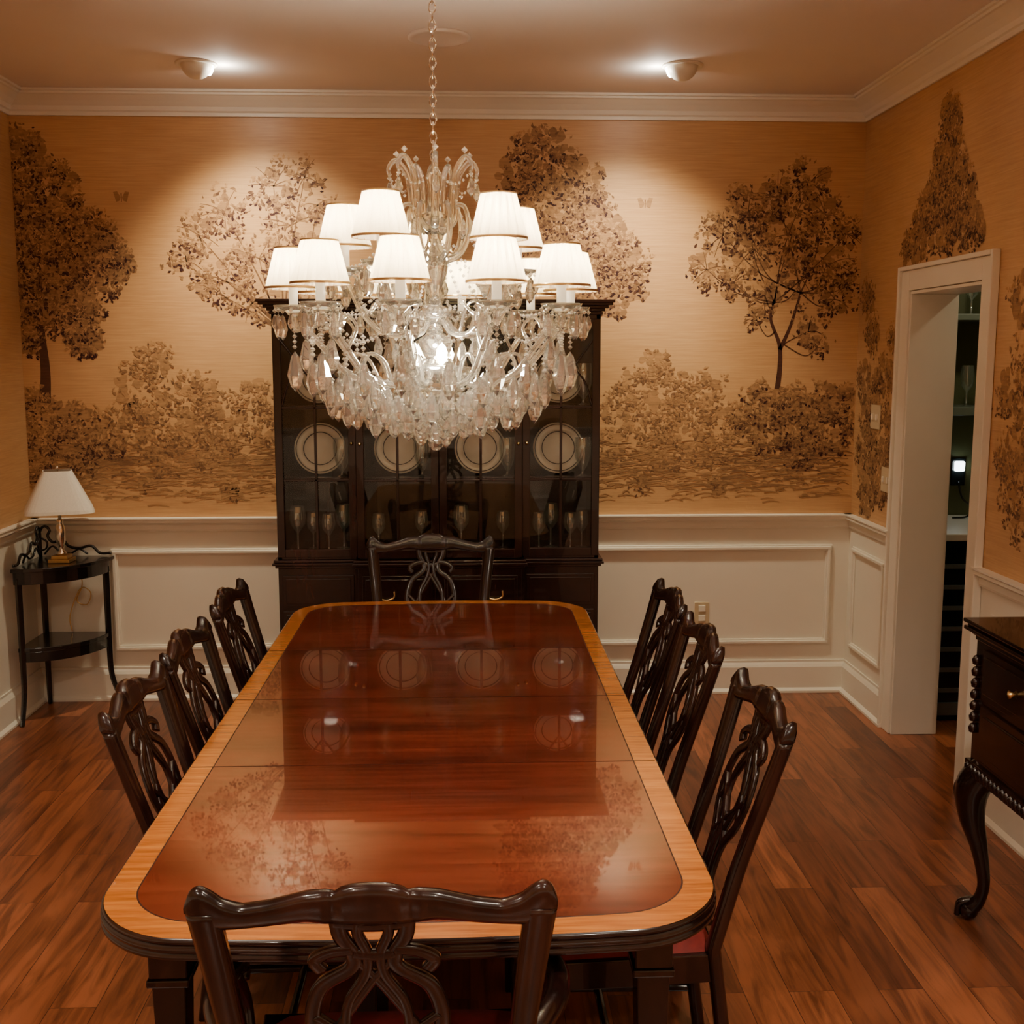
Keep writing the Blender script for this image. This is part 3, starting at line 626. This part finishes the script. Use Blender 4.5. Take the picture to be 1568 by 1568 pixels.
# ------------------------------------------------------------ sideboard
sb=empty('sideboard'); SX,SY0,SY1=1.53,1.75,3.245
m=MB(); m.bb(SX,1.89,SY0,SY1,.50,.90)
for o,z,h in((.004,.885,.015),(.012,.90,.012),(.030,.912,.012),(.022,.924,.01),(.032,.934,.012)): m.bb(SX-o,1.905,SY0-o,SY1+o,z,z+h)
m.bb(SX-.012,1.89,SY0-.012,SY1+.012,.488,.512); 
nd=3; w=(SY1-SY0-.10)/nd
for i in range(nd):
    a=SY0+.06+i*w
    m.bb(SX-.008,SX,a,a+w-.02,.72,.87); m.bb(SX-.014,SX,a+.02,a+w-.04,.74,.85)
    m.bb(SX-.008,SX,a,a+w-.02,.53,.70); m.bb(SX-.014,SX,a+.025,a+w-.045,.555,.675)
m.obj('case',M_dark,sb,.003)
m=MB()
for s in(SY0+.02,SY1-.02):
    for k in range(7): m.lathe([(0,0),(.012,.004),(.015,.018),(.008,.03),(0,.034)],10,(SX-.006,s,.60+.035*k))
for k in range(60):
    y=SY0+.01+k*(SY1-SY0-.02)/59; m.lathe([(0,-.02),(.011,-.012),(.012,.008),(0,.018)],8,(SX-.010,y,.490))
for y,sgy in((SY1-.04,1),(SY0+.04,-1)):
    for x,sgx in((SX+.045,-1),(1.85,1)):
        kx=sgx*(1 if sgx<0 else .3)
        P=cr([(x,y,.50,.050),(x+kx*.035,y+sgy*.03,.43,.052),(x+kx*.036,y+sgy*.03,.34,.040),(x+kx*.015,y+sgy*.012,.24,.026),(x,y,.14,.019),(x+kx*.005,y+sgy*.005,.08,.019),(x+kx*.022,y+sgy*.02,.045,.026),(x+kx*.04,y+sgy*.034,.026,.024)],6)
        m.tube([p[:3] for p in P],[p[3] for p in P],14)
        m.lathe([(.030*math.cos(t),.03+.030*math.sin(t)) for t in [pi*(q/8-.5) for q in range(9)]],14,(x+kx*.03,y+sgy*.026,0))
        for j in(-1,0,1):
            a=math.atan2(sgy,kx)+j*.7
            m.tube(cr([(x+kx*.01,y+sgy*.01,.07),(x+kx*.03+.026*math.cos(a),y+sgy*.026+.026*math.sin(a),.05),(x+kx*.03+.034*math.cos(a),y+sgy*.026+.034*math.sin(a),.012)],5),.009,8)
        for j in range(5): m.tube(cr([(x+kx*.03+.03*math.cos(j*1.25),y+sgy*.03+.03*math.sin(j*1.25),.46),(x+kx*.045+.036*math.cos(j*1.25),y+sgy*.04+.036*math.sin(j*1.25),.41),(x+kx*.036+.026*math.cos(j*1.25),y+sgy*.03+.026*math.sin(j*1.25),.33)],5),.009,6)
m.obj('carved_cabriole_legs',M_dark,sb)
m=MB()
for i in range(nd):
    a=SY0+.06+i*w+w/2-.01
    m.lathe([(.010,0),(.005,.008),(.012,.02),(.0,.026)],14,M=Matrix.Translation((SX-.014,a,.80))@Matrix.Rotation(-pi/2,4,'Y'))
m.obj('knobs',M_brass,sb)
# ------------------------------------------------------------ chandelier
ch=empty('crystal_chandelier',(-.085,3.10,0))
def P3(r,th,z): return (r*math.cos(th),r*math.sin(th),z)
G=MB(); D=MB(); CN=MB(); SH=MB(); GT=MB(); BU=MB(); BD=MB()
def drop(x,y,z,h,r=None,n=6):
    r=r or h*.26
    D.lathe([(.0,0),(r*.45,-h*.12),(r,-h*.58),(r*.62,-h*.84),(0,-h)],n,(x,y,z),smooth=False,caps=False)
def bead(x,y,z,r=.006): BD.lathe([(0,r),(r,0),(0,-r)],6,(x,y,z),smooth=False,caps=False)
def strand(a,b,sag,n,r=.0055):
    for i in range(n+1):
        t=i/n; p=[a[j]+(b[j]-a[j])*t for j in range(3)]; bead(p[0],p[1],p[2]-sag*4*t*(1-t),r)
CH_E=80
def lampunit(x,y,z,zs,hs=.108):
    G.lathe([(.006,-.02),(.016,-.012),(.022,-.004),(.050,.004),(.054,.012),(.048,.010),(.018,.006)],16,(x,y,z),caps=False)
    CN.lathe([(.012,.006),(.012,zs-z+.035),(.008,zs-z+.04)],12,(x,y,z))
    BU.lathe([(.0,0),(.010,.010),(.013,.024),(.008,.042),(0,.055)],10,(x,y,zs+.04))
    SH.lathe([(.072,0),(.044,hs)],36,(x,y,zs),ripple=.0022,caps=False,smooth=False)
    GT.lathe([(.0755,0),(.0755,.006),(.0735,.006),(.0735,0)],32,(x,y,zs-.001),caps=False)
    GT.lathe([(.0475,0),(.0475,.004),(.0455,.004)],32,(x,y,zs+hs-.003),caps=False)
    l=light('candle_bulb','POINT',(x,y,zs+.07),CH_E,(1,.86,.66),ch,shadow_soft_size=.012)
    for k in range(8):
        a=2*pi*k/8; px,py=x+.050*math.cos(a),y+.050*math.sin(a)
        bead(px,py,z-.002,.007); drop(px,py,z-.010,.070 if k%2 else .045,.013 if k%2 else .010)
RL=.375
lower=[math.radians(-29-36*k) for k in range(10)]
upper=[math.radians(-48-72*k) for k in range(5)]
for th in lower:
    P=cr([(.035,1.72),(.08,1.665),(.16,1.655),(.24,1.685),(.295,1.745),(.345,1.80),(.37,1.80),(RL,1.835)],6)
    G.tube([P3(r,th,z) for r,z in P],.0085,8)
    P=cr([(.15,1.66),(.18,1.72),(.225,1.735),(.245,1.70),(.225,1.685)],5); G.tube([P3(r,th,z) for r,z in P],.005,6)
    P=cr([(.295,1.745),(.265,1.80),(.295,1.83),(.32,1.805)],5); G.tube([P3(r,th,z) for r,z in P],.0045,6)
    x,y,z=P3(RL,th,1.850); lampunit(x,y,z,1.905,.106)
    for q in range(4): bead(*P3(RL,th,1.795-.014*q),.007)
    drop(*P3(RL,th,1.742),.110,.022)
    for r,z in((.345,1.785),(.26,1.685),(.18,1.645)):
        bead(*P3(r,th,z),.007); drop(*P3(r,th,z-.008),.095 if r>.2 else .065,.019)
    for q in range(3): bead(*P3(.30,th,1.735-.014*q),.007)
    drop(*P3(.30,th,1.69),.09,.019); drop(*P3(.22,th,1.65),.09,.019)
    th2=th+math.radians(18)
    for q in range(4): bead(*P3(.345,th2,1.775-.014*q),.007)
    for r,z,h in((.345,1.72,.10),(.30,1.68,.095),(.24,1.655,.09),(.19,1.63,.075),(.135,1.60,.06)):
        bead(*P3(r,th2,z+.01),.007); drop(*P3(r,th2,z),h,.019)
    a=P3(.36,th,1.85); b=P3(.36,th+math.radians(36),1.85); strand(a,b,.085,18)
    strand(P3(.06,th,2.02),P3(.36,th,1.86),.09,26)
for th in upper:
    P=cr([(.03,1.83),(.07,1.79),(.14,1.79),(.20,1.84),(.235,1.91),(.25,1.945)],6)
    G.tube([P3(r,th,z) for r,z in P],.008,8)
    P=cr([(.10,1.79),(.13,1.86),(.17,1.87),(.18,1.84)],5); G.tube([P3(r,th,z) for r,z in P],.0045,6)
    x,y,z=P3(.25,th,1.955); lampunit(x,y,z,2.022,.112)
    drop(*P3(.25,th,1.93),.075,.015)
    for r,z in((.21,1.86),(.16,1.80),(.11,1.785)): bead(*P3(r,th,z-.01),.006); drop(*P3(r,th,z-.018),.06,.013)
    strand(P3(.07,th,2.18),P3(.23,th,1.97),.05,16); strand(P3(.23,th,1.965),P3(.23,th+math.radians(72),1.965),.12,22)
G.lathe([(.0,1.60),(.03,1.61),(.075,1.64),(.098,1.68),(.10,1.70),(.06,1.705),(.03,1.72),(.042,1.74),(.05,1.77),(.022,1.79),(.018,1.82),(.045,1.835),(.055,1.85),(.02,1.865),(.016,1.90),(.034,1.95),(.040,1.99),(.020,2.03),(.014,2.07),(.036,2.085),(.05,2.095),(.02,2.11),(.016,2.16),(.022,2.20),(.012,2.23),(.0,2.24)],20)
for k in range(7):
    th=2*pi*k/7+.3
    P=cr([(.02,2.06),(.055,2.09),(.060,2.15),(.072,2.21),(.102,2.245),(.122,2.225),(.118,2.205)],6)
    G.tube([P3(r,th,z) for r,z in P],[.012-.007*i/(len(P)-1) for i in range(len(P))],8)
    P=cr([(.02,1.98),(.07,2.0),(.095,2.06),(.085,2.12),(.06,2.13)],6); G.tube([P3(r,th+.4,z) for r,z in P],[.010-.005*i/(len(P)-1) for i in range(len(P))],8)
    bead(*P3(.12,th,2.20),.007); drop(*P3(.12,th,2.192),.05,.011); drop(*P3(.085,th+.2,2.09),.05,.011); bead(*P3(.100,th,2.262),.009)
    strand(P3(.12,th,2.21),P3(.12,th+2*pi/7,2.21),.04,9,.0045)
for r,z,n,h in((.155,1.60,14,.075),(.115,1.585,12,.07),(.08,1.57,10,.065),(.045,1.555,7,.065),(.28,1.635,14,.085),(.22,1.61,14,.085)):
    for k in range(n):
        a=2*pi*k/n+r*20; zz=z+.01*math.sin(k*2.3); bead(*P3(r,a,zz+.022),.007); bead(*P3(r,a,zz+.009),.006); drop(*P3(r,a,zz),h,.018)
for k in range(10): strand(P3(.10,2*pi*k/10,1.68),P3(.02,2*pi*k/10,1.53),.02,12)
D.lathe([(.022*math.cos(t),1.492+.022*math.sin(t)) for t in [pi*(q/6-.5) for q in range(7)]],10,smooth=False,caps=False); D.lathe([(.004,1.512),(.010,1.53),(.004,1.55),(.003,1.61)],8,smooth=False)
for k in range(3):
    a=2*pi*k/3-1.2; BU.lathe([(0,0),(.012,.012),(.016,.028),(.01,.048),(0,.06)],12,P3(.055,a,1.705)); 
light('bowl_bulb','POINT',(0,-.13,1.76),12,(1,.88,.68),ch,shadow_soft_size=.03)
G.obj('glass_arms_and_column',M_crystal,ch); D.obj('crystal_drops',M_crystal,ch,fixn=True); BD.obj('bead_strands',M_bead,ch); CN.obj('candle_sleeves',M_candle,ch)
SH.obj('pleated_shades',M_shade,ch,fixn=False); GT.obj('shade_trim',M_brass,ch); BU.obj('bulbs',M_bulb,ch)
m=MB(); z=2.24; k=0
m.lathe([(.006,2.235),(.006,2.262)],8)
while z<ZC-.05:
    L,Wd=.030,.0085; pts=[]
    for j in range(17):
        a=2*pi*j/16; cx=Wd*math.cos(a); cz=math.sin(a)*(L/2) ; 
        pts.append((cx,0,z+.016+cz) if k%2==0 else (0,cx,z+.016+cz))
    m.tube(pts,.0023,6); z+=.0235; k+=1
m.lathe([(.004,ZC-.06),(.03,ZC-.05),(.055,ZC-.02),(.06,ZC-.001)],24); m.obj('chain_and_canopy',M_chrome,ch)
# ------------------------------------------------------------ world + camera
w=bpy.data.worlds.new('World'); SC.world=w; w.use_nodes=True
w.node_tree.nodes['Background'].inputs[0].default_value=(1,.8,.6,1); w.node_tree.nodes['Background'].inputs[1].default_value=.05
cam=bpy.data.cameras.new('camera'); cam.sensor_width=36; cam.sensor_fit='HORIZONTAL'; cam.lens=39.6; cam.clip_start=.05
co=bpy.data.objects.new('camera',cam); COL.objects.link(co); co.location=(0,0,1.73); co.rotation_euler=(math.radians(90-7.9),0,math.radians(-2.29)); SC.camera=co
